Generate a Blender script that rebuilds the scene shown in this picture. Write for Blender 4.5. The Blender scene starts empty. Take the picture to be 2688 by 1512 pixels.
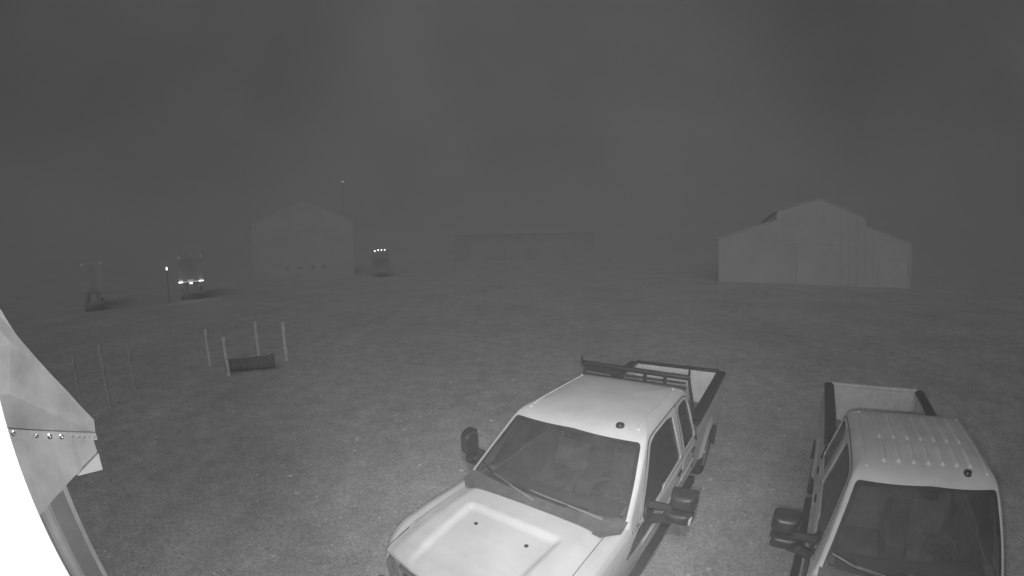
import bpy, bmesh, math, random
from mathutils import Vector, Matrix
from mathutils.bvhtree import BVHTree

random.seed(7)
SC = bpy.context.scene
COL = SC.collection
D = bpy.data
pi = math.pi

# ------------------------------------------------------------------ camera
CAM_H, PITCH, ROLL, FPX = 3.879, 0.1027, -0.0218, 423.98
cam = D.cameras.new('surveillance_camera')
cam_o = D.objects.new('surveillance_camera', cam)
COL.objects.link(cam_o)
F = Vector((0, math.cos(PITCH), -math.sin(PITCH)))
Rv = Vector((1, 0, 0))
Uv = Rv.cross(F)
cR = Rv * math.cos(ROLL) + Uv * math.sin(ROLL)
cU = -Rv * math.sin(ROLL) + Uv * math.cos(ROLL)
cam_o.matrix_world = Matrix(((cR.x, cU.x, -F.x, 0), (cR.y, cU.y, -F.y, 0), (cR.z, cU.z, -F.z, CAM_H), (0, 0, 0, 1)))
cam.type = 'PANO'
cam.panorama_type = 'FISHEYE_LENS_POLYNOMIAL'
cam.sensor_fit = 'HORIZONTAL'
cam.sensor_width = 36.0
cam.sensor_height = 20.25
cam.fisheye_fov = math.radians(340)
cam.fisheye_polynomial_k0 = 0.0
cam.fisheye_polynomial_k1 = -(1024 / 36.0) / FPX
cam.fisheye_polynomial_k2 = 0.0
cam.fisheye_polynomial_k3 = 0.0
cam.fisheye_polynomial_k4 = 0.0
cam.clip_start = 0.02
cam.clip_end = 3000
SC.camera = cam_o

# ------------------------------------------------------------------ night sky, moon, infrared lamp, exposure
MOON_EL, MOON_AZ = math.radians(38), math.radians(-165)
SKY_LEVEL = 0.060
W = D.worlds.new('World')
SC.world = W
W.use_nodes = True
nt = W.node_tree
nt.nodes.clear()
wo = nt.nodes.new('ShaderNodeOutputWorld')
bg = nt.nodes.new('ShaderNodeBackground')
sky = nt.nodes.new('ShaderNodeTexSky')
sky.sky_type = 'NISHITA'
sky.sun_disc = False
sky.sun_elevation = MOON_EL
sky.sun_rotation = MOON_AZ
bw = nt.nodes.new('ShaderNodeRGBToBW')
mul = nt.nodes.new('ShaderNodeMath'); mul.operation = 'MULTIPLY_ADD'
mul.inputs[1].default_value = 0.002
mul.inputs[2].default_value = SKY_LEVEL
nt.links.new(sky.outputs[0], bw.inputs[0])
nt.links.new(bw.outputs[0], mul.inputs[0])
wn = nt.nodes.new('ShaderNodeTexNoise')            # low cloud, slightly uneven
wn.inputs['Scale'].default_value = 2.2
wn.inputs['Detail'].default_value = 5
wtc = nt.nodes.new('ShaderNodeTexCoord')
nt.links.new(wtc.outputs['Generated'], wn.inputs['Vector'])
wr = nt.nodes.new('ShaderNodeMapRange')
for _i, _v in enumerate((0.3, 0.7, 0.80, 1.20)):
    wr.inputs[_i + 1].default_value = _v
nt.links.new(wn.outputs[0], wr.inputs[0])
wm = nt.nodes.new('ShaderNodeMath'); wm.operation = 'MULTIPLY'
nt.links.new(mul.outputs[0], wm.inputs[0])
nt.links.new(wr.outputs[0], wm.inputs[1])
nt.links.new(wm.outputs[0], bg.inputs[0])
bg.inputs[1].default_value = 1.0
nt.links.new(bg.outputs[0], wo.inputs[0])

def lamp(name, kind, loc, direction, energy, **kw):
    l = D.lights.new(name, kind)
    l.energy = energy
    for k, v in kw.items():
        setattr(l, k, v)
    o = D.objects.new(name, l)
    COL.objects.link(o)
    o.location = loc
    o.rotation_euler = Vector(direction).to_track_quat('-Z', 'Y').to_euler()
    return o

def azel(az, el):
    a, e = math.radians(az), math.radians(el)
    return (math.sin(a) * math.cos(e), math.cos(a) * math.cos(e), math.sin(e))

lamp('moon', 'SUN', (0, 0, 30), (0.20, 0.76, -0.61), 0.34, angle=math.radians(90))
# the camera's own infrared light-emitting diodes, as a wide ring
IR = (0.0, 0.04, CAM_H - 0.10)
lamp('infrared_wide_lamp', 'SPOT', IR, azel(6, -16), 345, spot_size=math.radians(178), spot_blend=0.2, shadow_soft_size=0.03)
lamp('infrared_ground_fill', 'SPOT', (0.0, 0.0, CAM_H + 0.55), azel(4, -18), 800, spot_size=math.radians(86), spot_blend=1.0, shadow_soft_size=0.03)  # extra beam above the camera, added to brighten the ground

SC.view_settings.view_transform = 'Standard'
SC.view_settings.look = 'None'
SC.view_settings.exposure = 0.0
SC.view_settings.gamma = 1.0
SC.view_settings.use_curve_mapping = False
SC.render.engine = 'CYCLES'
SC.cycles.use_denoising = True
SC.cycles.max_bounces = 8
SC.cycles.volume_bounces = 2
SC.cycles.transparent_max_bounces = 16
SC.cycles.sample_clamp_indirect = 4.0

# ------------------------------------------------------------------ materials (a monochrome sensor: greys)
def new_mat(name):
    m = D.materials.new(name)
    m.use_nodes = True
    n = m.node_tree
    b = n.nodes['Principled BSDF']
    return m, n, b

def grey(name, v, rough=0.6, var=0.12, scale=6.0, metal=0.0, coat=0.0, bump=0.0, bscale=60.0, spec=0.5):
    m, n, b = new_mat(name)
    b.inputs['Roughness'].default_value = rough
    b.inputs['Metallic'].default_value = metal
    b.inputs['Coat Weight'].default_value = coat
    b.inputs['Coat Roughness'].default_value = 0.12
    b.inputs['Specular IOR Level'].default_value = spec
    tc = n.nodes.new('ShaderNodeTexCoord')
    nz = n.nodes.new('ShaderNodeTexNoise')
    nz.inputs['Scale'].default_value = scale
    nz.inputs['Detail'].default_value = 6
    nz.inputs['Roughness'].default_value = 0.6
    n.links.new(tc.outputs['Object'], nz.inputs['Vector'])
    r = n.nodes.new('ShaderNodeValToRGB')
    lo, hi = v * (1 - var), v * (1 + var)
    r.color_ramp.elements[0].position = 0.3
    r.color_ramp.elements[1].position = 0.7
    r.color_ramp.elements[0].color = (lo, lo, lo, 1)
    r.color_ramp.elements[1].color = (hi, hi, hi, 1)
    n.links.new(nz.outputs[0], r.inputs[0])
    n.links.new(r.outputs[0], b.inputs['Base Color'])
    if bump:
        n2 = n.nodes.new('ShaderNodeTexNoise')
        n2.inputs['Scale'].default_value = bscale
        n2.inputs['Detail'].default_value = 4
        n.links.new(tc.outputs['Object'], n2.inputs['Vector'])
        bp = n.nodes.new('ShaderNodeBump')
        bp.inputs['Strength'].default_value = bump
        bp.inputs['Distance'].default_value = 0.01
        n.links.new(n2.outputs[0], bp.inputs['Height'])
        n.links.new(bp.outputs[0], b.inputs['Normal'])
    return m

def emit(name, s):
    m, n, b = new_mat(name)
    b.inputs['Base Color'].default_value = (0.5, 0.5, 0.5, 1)
    b.inputs['Emission Color'].default_value = (1, 1, 1, 1)
    b.inputs['Emission Strength'].default_value = s
    return m

def glass(name, tint):
    m, n, b = new_mat(name)
    out = n.nodes['Material Output']
    n.nodes.remove(b)
    tr = n.nodes.new('ShaderNodeBsdfTransparent')
    tr.inputs[0].default_value = (tint, tint, tint, 1)
    gl = n.nodes.new('ShaderNodeBsdfGlossy')
    gl.inputs['Roughness'].default_value = 0.04
    df = n.nodes.new('ShaderNodeBsdfDiffuse')
    df.inputs[0].default_value = (0.20, 0.20, 0.20, 1)
    fr = n.nodes.new('ShaderNodeFresnel')
    fr.inputs[0].default_value = 1.45
    tc = n.nodes.new('ShaderNodeTexCoord')
    nz = n.nodes.new('ShaderNodeTexNoise')
    nz.inputs['Scale'].default_value = 5
    nz.inputs['Detail'].default_value = 7
    n.links.new(tc.outputs['Object'], nz.inputs[0])
    mp = n.nodes.new('ShaderNodeMapRange')          # a film of dust on the pane
    mp.inputs[1].default_value, mp.inputs[2].default_value = 0.3, 0.75
    mp.inputs[3].default_value, mp.inputs[4].default_value = 0.13, 0.27
    n.links.new(nz.outputs[0], mp.inputs[0])
    m1 = n.nodes.new('ShaderNodeMixShader')
    m2 = n.nodes.new('ShaderNodeMixShader')
    n.links.new(mp.outputs[0], m1.inputs[0])
    n.links.new(tr.outputs[0], m1.inputs[1])
    n.links.new(df.outputs[0], m1.inputs[2])
    n.links.new(fr.outputs[0], m2.inputs[0])
    n.links.new(m1.outputs[0], m2.inputs[1])
    n.links.new(gl.outputs[0], m2.inputs[2])
    n.links.new(m2.outputs[0], out.inputs[0])
    return m

M = {}
M['paint'] = grey('white_paint', 0.60, 0.40, 0.09, 2.5, coat=0.35)
M['paint_b'] = grey('dusty_white_paint', 0.52, 0.44, 0.12, 2.5, coat=0.25)
M['black'] = grey('black_plastic', 0.032, 0.36, 0.2, 14, bump=0.1, bscale=200)
M['trim'] = grey('cowl_plastic', 0.12, 0.6, 0.25, 12)
M['wiper_arm'] = grey('wiper_arm_metal', 0.22, 0.5, 0.1, 8)
M['rubber'] = grey('tyre_rubber', 0.045, 0.8, 0.25, 20)
M['chrome'] = grey('chrome', 0.6, 0.25, 0.1, 8, metal=1.0)
M['rim'] = grey('steel_rim', 0.4, 0.4, 0.15, 10, metal=0.7)
M['inner'] = grey('cabin_cloth', 0.24, 0.85, 0.25, 9)
M['dash'] = grey('dashboard_vinyl', 0.17, 0.7, 0.2, 8)
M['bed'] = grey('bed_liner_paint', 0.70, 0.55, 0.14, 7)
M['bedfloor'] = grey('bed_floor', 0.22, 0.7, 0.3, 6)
M['glass'] = glass('windscreen_glass', 0.50)
M['side_glass'] = glass('tinted_glass', 0.35)
M['lens'] = grey('headlight_lens', 0.25, 0.15, 0.1, 10)
M['hole'] = grey('dark_hole', 0.02, 0.6, 0.1)
M['ink'] = grey('grey_lettering', 0.03, 0.6, 0.1)
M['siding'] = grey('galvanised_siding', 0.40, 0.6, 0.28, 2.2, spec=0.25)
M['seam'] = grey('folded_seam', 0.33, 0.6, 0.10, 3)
M['siding_d'] = grey('dark_siding', 0.20, 0.55, 0.15, 4)  # darker grey than the sheets above
M['white_trim'] = grey('white_trim', 0.82, 0.4, 0.05, 4)
M['flash'] = grey('bright_flashing', 0.62, 0.45, 0.06, 5)
M['screw'] = grey('zinc_screw', 0.9, 0.2, 0.05, 9, metal=1.0)
M['post'] = grey('pale_pipe', 0.78, 0.6, 0.2, 7)
M['post_dim'] = grey('darker_pipe', 0.52, 0.6, 0.25, 7)  # darker grey for the three leftmost posts
M['culvert'] = grey('black_culvert', 0.15, 0.6, 0.3, 8)
M['barn'] = grey('barn_siding', 0.68, 0.6, 0.10, 0.35)
M['barn_l'] = grey('pale_barn_siding', 0.62, 0.6, 0.10, 0.3)
M['barn_roof'] = grey('barn_roof', 0.62, 0.6, 0.2, 0.5)
M['barn_door'] = grey('barn_door', 0.72, 0.6, 0.1, 0.8)
M['shed'] = grey('far_shed', 0.42, 0.7, 0.15, 0.4)
M['shed_door'] = grey('far_shed_door', 0.48, 0.7, 0.1, 0.5)
M['trailer_tyre'] = grey('haze_blend_tyre', 0.45, 0.8, 0.2, 6)  # pale tyre grey, picked to merge with the hazy background
M['trailer_b'] = grey('haze_blend_trailer_pale', 0.68, 0.6, 0.15, 0.8)  # paler copy offsetting weaker moonlight, so the body merges with the haze
M['truck_skin'] = grey('haze_blend_truck', 0.36, 0.6, 0.15, 0.8)  # body grey tuned to sink into the haze behind
M['trailer'] = grey('haze_blend_trailer', 0.52, 0.6, 0.15, 0.8)  # trailer grey matched to the hazy yard around it
M['dark'] = grey('dark_metal', 0.05, 0.6, 0.3, 4)
M['lamp'] = emit('bright_emission', 6.0)  # emission for roof lamps, also for glints of reflectors
M['plate_glow'] = emit('plate_emission', 2.2)  # the plate's returned light as emission
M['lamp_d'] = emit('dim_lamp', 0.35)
M['glow_line'] = emit('soft_emission', 0.9)

# ------------------------------------------------------------------ mesh helpers
class MB:
    def __init__(s):
        s.v, s.f, s.mi = [], [], []
    def add(s, vs, fs, mi=0):
        o = len(s.v)
        s.v += [tuple(p) for p in vs]
        s.f += [tuple(i + o for i in f) for f in fs]
        s.mi += [mi] * len(fs)
        return s
    def box(s, c, d, rot=None, mi=0):
        x, y, z = (q / 2 for q in d)
        vs = [Vector((a * x, b * y, e * z)) for a in (-1, 1) for b in (-1, 1) for e in (-1, 1)]
        if rot is not None:
            vs = [rot @ p for p in vs]
        vs = [p + Vector(c) for p in vs]
        return s.add(vs, [(0, 1, 3, 2), (4, 6, 7, 5), (0, 4, 5, 1), (2, 3, 7, 6), (0, 2, 6, 4), (1, 5, 7, 3)], mi)
    def tube(s, pts, r, n=10, cap=True):
        pts = [Vector(p) for p in pts]
        rs = r if isinstance(r, (list, tuple)) else [r] * len(pts)
        vs, fs = [], []
        for i, p in enumerate(pts):
            t = (pts[min(i + 1, len(pts) - 1)] - pts[max(i - 1, 0)]).normalized()
            a = t.orthogonal().normalized()
            if abs(t.z) < 0.9:
                a = t.cross(Vector((0, 0, 1))).normalized()
            else:
                a = t.cross(Vector((1, 0, 0))).normalized()
            b = t.cross(a)
            for k in range(n):
                q = 2 * pi * k / n
                vs.append(p + (a * math.cos(q) + b * math.sin(q)) * rs[i])
        for i in range(len(pts) - 1):
            for k in range(n):
                k2 = (k + 1) % n
                fs.append((i * n + k, i * n + k2, (i + 1) * n + k2, (i + 1) * n + k))
        if cap:
            fs.append(tuple(range(n))[::-1])
            fs.append(tuple((len(pts) - 1) * n + k for k in range(n)))
        return s.add(vs, fs)
    def lathe(s, prof, c, axis='x', n=28):
        vs, fs = [], []
        m = len(prof)
        for k in range(n):
            q = 2 * pi * k / n
            for (r, h) in prof:
                a, b = r * math.cos(q), r * math.sin(q)
                p = {'x': (h, a, b), 'y': (a, h, b), 'z': (a, b, h)}[axis]
                vs.append(Vector(p) + Vector(c))
        for k in range(n):
            k2 = (k + 1) % n
            for j in range(m - 1):
                fs.append((k * m + j, k * m + j + 1, k2 * m + j + 1, k2 * m + j))
        return s.add(vs, fs)
    def grid(s, fn, nu, nv, closed=False):
        vs = [Vector(fn(i / nu, j / nv)) for i in range(nu + 1) for j in range(nv + 1)]
        fs = [(i * (nv + 1) + j, i * (nv + 1) + j + 1, (i + 1) * (nv + 1) + j + 1, (i + 1) * (nv + 1) + j) for i in range(nu) for j in range(nv)]
        return s.add(vs, fs)
    def prism(s, poly, fn, a, b):
        """polygon (p, q) extruded from depth a to b; fn(p, q, d) -> point"""
        n = len(poly)
        vs = [fn(p, q, a) for p, q in poly] + [fn(p, q, b) for p, q in poly]
        fs = [tuple(range(n))[::-1], tuple(range(n, 2 * n))] + [(i, (i + 1) % n, n + (i + 1) % n, n + i) for i in range(n)]
        return s.add(vs, fs)
    def mesh(s, name, mats):
        me = D.meshes.new(name)
        me.from_pydata(s.v, [], s.f)
        for m in (mats if isinstance(mats, (list, tuple)) else [mats]):
            me.materials.append(m)
        for p, i in zip(me.polygons, s.mi):
            p.material_index = i
        bm = bmesh.new(); bm.from_mesh(me)
        bmesh.ops.recalc_face_normals(bm, faces=bm.faces)
        bm.to_mesh(me); bm.free()
        return me
    def build(s, name, mats, parent=None, smooth=True, angle=35, bevel=0.0, solid=0.0):
        me = s.mesh(name, mats)
        o = D.objects.new(name, me)
        COL.objects.link(o)
        if smooth:
            for p in me.polygons:
                p.use_smooth = True
            me.set_sharp_from_angle(angle=math.radians(angle))
        if solid:
            md = o.modifiers.new('solid', 'SOLIDIFY'); md.thickness = solid; md.offset = -1
        if bevel:
            md = o.modifiers.new('bevel', 'BEVEL'); md.width = bevel; md.segments = 3; md.limit_method = 'ANGLE'
        if parent is not None:
            o.parent = parent
        return o

def fillet(poly, r, n=5):
    out = []
    N = len(poly)
    for i in range(N):
        p = Vector((*poly[i], 0)); a = Vector((*poly[i - 1], 0)); b = Vector((*poly[(i + 1) % N], 0))
        da, db = (a - p), (b - p)
        rr = min(r, da.length * .45, db.length * .45)
        A, B = p + da.normalized() * rr, p + db.normalized() * rr
        for k in range(n + 1):
            t = k / n
            q = A * (1 - t) ** 2 + p * 2 * t * (1 - t) + B * t * t
            out.append((q.x, q.y))
    return out

def tag(o, label=None, cat=None, group=None, kind=None):
    if label: o['label'] = label
    if cat: o['category'] = cat
    if group: o['group'] = group
    if kind: o['kind'] = kind
    return o

def empty(name, loc, rz=0.0):
    o = D.objects.new(name, None)
    o.empty_display_size = 0.3
    COL.objects.link(o)
    o.location = loc
    o.rotation_euler = (0, 0, rz)
    return o

# ------------------------------------------------------------------ setting: ground, haze
def ground_mat():
    m, n, b = new_mat('gravel_yard')
    b.inputs['Roughness'].default_value = 0.95
    b.inputs['Specular IOR Level'].default_value = 0.2
    tc = n.nodes.new('ShaderNodeTexCoord')
    def noise(scale, detail, rough=0.6, stretch=None, rot=0):
        z = n.nodes.new('ShaderNodeTexNoise')
        z.inputs['Scale'].default_value = scale
        z.inputs['Detail'].default_value = detail
        z.inputs['Roughness'].default_value = rough
        if stretch:
            mp = n.nodes.new('ShaderNodeMapping')
            mp.inputs['Rotation'].default_value = (0, 0, rot)
            mp.inputs['Scale'].default_value = stretch
            n.links.new(tc.outputs['Object'], mp.inputs[0])
            n.links.new(mp.outputs[0], z.inputs['Vector'])
        else:
            n.links.new(tc.outputs['Object'], z.inputs['Vector'])
        return z.outputs[0]
    def mr(x, a, b_, c, d):
        q = n.nodes.new('ShaderNodeMapRange')
        for i, v in enumerate((a, b_, c, d)):
            q.inputs[i + 1].default_value = v
        n.links.new(x, q.inputs[0])
        return q.outputs[0]
    def mulv(a, b_):
        q = n.nodes.new('ShaderNodeMath'); q.operation = 'MULTIPLY'
        n.links.new(a, q.inputs[0]); n.links.new(b_, q.inputs[1])
        return q.outputs[0]
    big = mr(noise(0.22, 5, .6), .3, .7, .84, 1.15)
    trk = mr(noise(1.3, 3, .5, (1.0, 0.16, 1), 0.66), .35, .68, .95, 1.06)
    mid = mr(noise(1.9, 7, .72), .3, .72, .76, 1.24)
    fine = mr(noise(28, 4, .75), .3, .72, .66, 1.34)
    vo = n.nodes.new('ShaderNodeTexVoronoi')
    vo.inputs['Scale'].default_value = 22
    n.links.new(tc.outputs['Object'], vo.inputs['Vector'])
    sp = n.nodes.new('ShaderNodeSeparateColor')
    n.links.new(vo.outputs['Color'], sp.inputs[0])
    peb = mr(sp.outputs[0], 0.0, 1.0, .86, 1.14)
    v = mulv(mulv(mulv(big, trk), mulv(mid, fine)), peb)
    sc = n.nodes.new('ShaderNodeMath'); sc.operation = 'MULTIPLY'
    sc.inputs[1].default_value = 0.55
    n.links.new(v, sc.inputs[0])
    cc = n.nodes.new('ShaderNodeCombineColor')
    for i in range(3):
        n.links.new(sc.outputs[0], cc.inputs[i])
    n.links.new(cc.outputs[0], b.inputs['Base Color'])
    bp = n.nodes.new('ShaderNodeBump')
    bp.inputs['Strength'].default_value = 0.7
    bp.inputs['Distance'].default_value = 0.02
    n.links.new(mulv(fine, peb), bp.inputs['Height'])
    n.links.new(bp.outputs[0], b.inputs['Normal'])
    return m

g = MB()
N = 96
g.v = [(0, 0, 0)] + [(450 * math.cos(2 * pi * k / N), 450 * math.sin(2 * pi * k / N), 0) for k in range(N)]
g.f = [(0, 1 + k, 1 + (k + 1) % N) for k in range(N)]
g.mi = [0] * N
ground = g.build('ground', ground_mat(), smooth=False)
tag(ground, 'grey gravel yard under and around the trucks', kind='structure')

hz = MB().box((0, 0, 8.5), (960, 960, 19.2))
hm = D.materials.new('night_haze'); hm.use_nodes = True
hn = hm.node_tree; hn.nodes.clear()
ho = hn.nodes.new('ShaderNodeOutputMaterial')
hv = hn.nodes.new('ShaderNodeVolumePrincipled')
hv.inputs['Color'].default_value = (0.97, 0.97, 0.97, 1)
hv.inputs['Density'].default_value = 0.008
hv.inputs['Anisotropy'].default_value = 0.7
hn.links.new(hv.outputs[0], ho.inputs['Volume'])
haze = hz.build('haze', hm, smooth=False)
tag(haze, 'thin grey night haze over the yard', kind='stuff')

# ------------------------------------------------------------------ barns and far buildings
def frame_fn(a, b, flip=False):
    """local (s along a->b, depth behind, z) to world, and yaw"""
    a, b = Vector((*a, 0)), Vector((*b, 0))
    t = (b - a); L = t.length; t.normalize()
    return a, math.atan2(t.y, t.x), L

def barn_right():
    a, yaw, L = frame_fn((21.0, 39.45), (39.6, 28.7))
    t = empty('monitor_barn', a, yaw)
    tag(t, 'pale metal barn with raised centre roof at the far right of the yard', 'barn')
    Dp = 24.0
    s1, s2, sm = 6.2, L - 5.5, L * .5
    front = [(0, 0), (L, 0), (L, 4.35), (s2, 5.85), (s2, 6.72), (sm, 8.48), (s1, 7.15), (s1, 6.25), (0, 4.35)]
    fn = lambda p, q, d: (p, d, q)
    MB().prism(front, fn, 0.0, 0.2).build('front_wall', M['barn'], t, smooth=False)
    MB().prism([(0.01, 0), (L - .01, 0), (L - .01, 4.3), (s2, 5.8), (s1, 6.2), (0.01, 4.3)], fn, Dp - .2, Dp).build('back_wall', M['barn'], t, smooth=False)
    for x in (0.1, L - 0.1):
        MB().box((x, Dp / 2, 2.15), (0.2, Dp - .42, 4.3)).build('side_wall', M['barn'], t, smooth=False)
    for p, q in (((-.4, 4.26), (s1 - .02, 6.25)), ((s1 - .3, 7.1), (sm, 8.5)), ((sm, 8.5), (s2 + .3, 6.66)), ((s2 + .02, 5.85), (L + .4, 4.26))):
        MB().prism([(p[0], p[1] + .01), (q[0], q[1] + .01), (q[0], q[1] + .13), (p[0], p[1] + .13)], fn, -.015, Dp + .3).build('roof_panel', M['barn_roof'], t, smooth=False)
    for x in (s1, s2):
        MB().box((x, Dp / 2, 6.3), (0.12, Dp - .44, 1.4)).build('clerestory_wall', M['barn'], t, smooth=False)
    d = MB().box((sm - .2, -.06, 2.0), (4.6, .07, 4.0)).build('sliding_door', M['barn'], t, smooth=False)
    MB().box((sm - .2, -.03, 4.1), (9.0, .05, .10)).build('door_track', M['barn_door'], d, smooth=False)
    MB().box((L - 2.3, -.05, 1.25), (3.4, .06, 2.5)).build('side_door', M['barn_door'], t, smooth=False)
    r = MB()
    k = 0.6
    while k < L:
        if abs(k - sm + .2) > 2.4 and not (L - 4.1 < k < L - .5):
            top = 4.25 + (k / s1) * 1.85 if k < s1 else (4.25 + (L - k) / (L - s2) * 1.4 if k > s2 else 6.7)
            r.box((k, -.02, top / 2), (.05, .04, top - .05))
        k += 0.9
    o = r.build('siding_ribs', M['barn'], t, smooth=False); o['kind'] = 'stuff'
barn_right()

def barn_left():
    a, yaw, L = frame_fn((-39.6, 56.7), (-25.0, 64.25))
    t = empty('gabled_barn', a, yaw)
    tag(t, 'faint tall gabled barn fading into the haze beyond the posts', 'barn')
    Dp = 26
    fn = lambda p, q, d: (p, d, q)
    sm = L * .5
    MB().prism([(0, 0), (L, 0), (L, 8.5), (sm, 12.2), (0, 8.5)], fn, 0, .25).build('front_wall', M['barn_l'], t, smooth=False)
    MB().prism([(0, 0), (L, 0), (L, 8.4), (sm, 12.1), (0, 8.4)], fn, Dp - .25, Dp).build('back_wall', M['barn_l'], t, smooth=False)
    for x in (.12, L - .12):
        MB().box((x, Dp / 2, 4.2), (.24, Dp - .52, 8.4)).build('side_wall', M['barn_l'], t, smooth=False)
    for p, q in (((-.4, 8.33), (sm, 12.25)), ((sm, 12.25), (L + .4, 8.33))):
        MB().prism([(p[0], p[1] + .01), (q[0], q[1] + .01), (q[0], q[1] + .16), (p[0], p[1] + .16)], fn, -.015, Dp + .3).build('roof_panel', M['barn_roof'], t, smooth=False)
    for x in (5.6, 7.6, 9.8, 11.4):
        w = MB().box((x, -.04, 1.5), (.95, .06, .8)).build('window', M['barn_door'], t, smooth=False)
        MB().box((x, -.085, 1.5), (.75, .02, .6)).build('pane', M['shed'], w, smooth=False)
barn_left()

def shed():
    a, yaw, L = frame_fn((-14.0, 104.0), (20.0, 101.0))
    t = empty('long_shed', a, yaw)
    tag(t, 'long low shed barely showing between the two barns', 'shed')
    fn = lambda p, q, d: (p, d, q)
    MB().box((L / 2, .15, 3.2), (L, .3, 6.4)).build('front_wall', M['shed'], t, smooth=False)
    MB().box((L / 2, 11.8, 2.7), (L, .3, 5.4)).build('back_wall', M['shed'], t, smooth=False)
    MB().prism([(-.5, 6.43), (12.4, 5.43), (12.4, 5.6), (-.5, 6.6)], lambda p, q, d: (d, p, q), -.4, L + .4).build('roof_panel', M['barn_roof'], t, smooth=False)
    for x in (6, 15, 24):
        MB().box((x, -.04, 2.2), (4.4, .06, 4.4)).build('bay_door', M['shed_door'], t, smooth=False)
shed()

def box_trailer(name, loc, yaw, label, skin='trailer', W_=2.6, top=4.35, sill=1.72, L=12.0, bright=True):
    """rear end faces local -Y"""
    t = empty(name, loc, yaw)
    tag(t, label, 'trailer', 'box trailers parked across the yard')
    MB().box((0, L / 2 + .06, (sill + top) / 2), (W_, L, top - sill)).build('box_body', M[skin], t, bevel=.03, smooth=False)
    for s in (-1, 1):
        d = MB().box((s * W_ / 4, .02, (sill + top) / 2 + .05), (W_ / 2 - .06, .06, top - sill - .25)).build('rear_door', M[skin], t, smooth=False)
        MB().tube([(s * .25, -.035, sill + .2), (s * .25, -.035, top - .2)], .02).build('lock_rod', M['trailer'], d)
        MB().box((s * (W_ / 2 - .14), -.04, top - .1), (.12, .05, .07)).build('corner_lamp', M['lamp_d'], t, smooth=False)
    MB().box((0, -.02, sill - .02), (W_, .1, .10)).build('sill_beam', M['trailer'], t, smooth=False)
    if bright:  # strip, tail reflectors and plate glow: their glint is put in as emission
        rs = MB().box((0, -.09, sill + .02), (W_ - .5, .03, .035)).build('reflective_strip', M['glow_line'], t, smooth=False)
        for s in (-1, 1):
            MB().box((s * (W_ / 2 - .2), -.10, sill + .02), (.46, .05, .065)).build('tail_reflector', M['lamp'], t, smooth=False)
        MB().box((0, -.10, sill - .14), (.34, .04, .15)).build('licence_plate', M['plate_glow'], t, smooth=False)
        for k in range(3):
            MB().box(((k - 1) * .22, -.10, sill + .15), (.09, .05, .06)).build('identification_lamp', M['glow_line'], t, smooth=False)
    MB().box((0, .1, .75), (W_ - .3, .12, .14)).build('bumper', M['trailer'], t, smooth=False)
    for s in (-1, 1):
        MB().box((s * .7, .1, 1.2), (.1, .1, .85)).build('bumper_upright', M['trailer'], t, smooth=False)
        for y in (1.9, 3.2):
            w = MB().lathe([(.0, -.14), (.5, -.14), (.52, -.08), (.52, .08), (.5, .14), (0, .14)], (s * (W_ / 2 - .2), y, .52)).build('wheel', M['trailer_tyre'], t)
            MB().lathe([(0, s * .145), (.26, s * .145), (.27, s * .11)], (s * (W_ / 2 - .2), y, .52)).build('rim', M['rim'], w)
        MB().box((s * .5, L / 2, 1.2), (.15, L - .6, .8 if sill > 1.6 else .5)).build('chassis_rail', M['trailer'], t, smooth=False)
        MB().tube([(s * .8, L - 2, 1.3), (s * .8, L - 2, 0.02)], .07).build('landing_leg', M['trailer'], t)
    return t
a, yaw, L = frame_fn((-31.84, 31.8), (-29.96, 33.58))
box_trailer('box_trailer', ((-31.84 - 29.96) / 2, (31.8 + 33.58) / 2, 0), yaw, 'box trailer with glowing tail reflectors and plate beyond the bollards', top=4.3, sill=1.80)
a, yaw, L = frame_fn((-38.12, 23.92), (-37.05, 25.54))
box_trailer('box_trailer', (-37.6, 24.7, 0), yaw, 'faint box trailer showing only two dim corner lamps at the far left', skin='trailer_b', W_=2.3, top=4.42, bright=False)

def box_truck():
    a, yaw, L = frame_fn((-19.0, 56.9), (-17.55, 57.4))
    t = empty('box_truck', (-18.25, 57.2, 0), yaw)
    tag(t, 'dark box truck with four small lit roof lamps beside the gabled barn', 'truck')
    MB().box((0, 4.4, 2.35), (2.4, 5.6, 2.9)).build('cargo_box', M['truck_skin'], t, bevel=.04, smooth=False)
    MB().prism([(-.9, .55), (1.5, .55), (1.5, 2.6), (.3, 2.6), (-.15, 1.55), (-.9, 1.35)], lambda p, q, d: (d, p, q), -1.05, 1.05).build('cab', M['truck_skin'], t, smooth=False, bevel=.05)
    MB().prism([(.22, 2.5), (-.13, 1.66), (-.15, 1.68), (.2, 2.52)], lambda p, q, d: (d, p - .04, q), -.9, .9).build('windscreen', M['siding_d'], t, smooth=False)
    for i, (x, z) in enumerate(((-.72, 3.58), (-.24, 3.70), (.24, 3.70), (.72, 3.70))):
        b = MB().box((x, 1.62, z + .0), (.12, .16, .12)).build('roof_lamp', M['lamp'], t, smooth=False)
    for s in (-1, 1):
        for y in (0.0, 5.4):
            w = MB().lathe([(0, -.13), (.44, -.13), (.46, -.08), (.46, .08), (.44, .13), (0, .13)], (s * .98, y, .46)).build('wheel', M['trailer_tyre'], t)
            MB().lathe([(0, s * .135), (.22, s * .135), (.24, s * .1)], (s * .98, y, .46)).build('rim', M['rim'], w)
box_truck()

def reflector_post(x, y, z, label):
    t = empty('sign_post', (x, y, 0))
    tag(t, label, 'post')
    MB().tube([(0, 0, 0), (0, 0, z + .15)], .03).build('pole', M['dark'], t)
    MB().box((0, -.05, z), (.11, .03, .28), Matrix.Rotation(math.atan2(-x, y), 3, 'Z')).build('reflector', M['lamp'], t, smooth=False)  # reflector glint painted as emission, no lamp here
reflector_post(-32.65, 30.96, 3.25, 'thin dark pole with one glowing upright reflector left of the trailer with a glowing plate')

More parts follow.
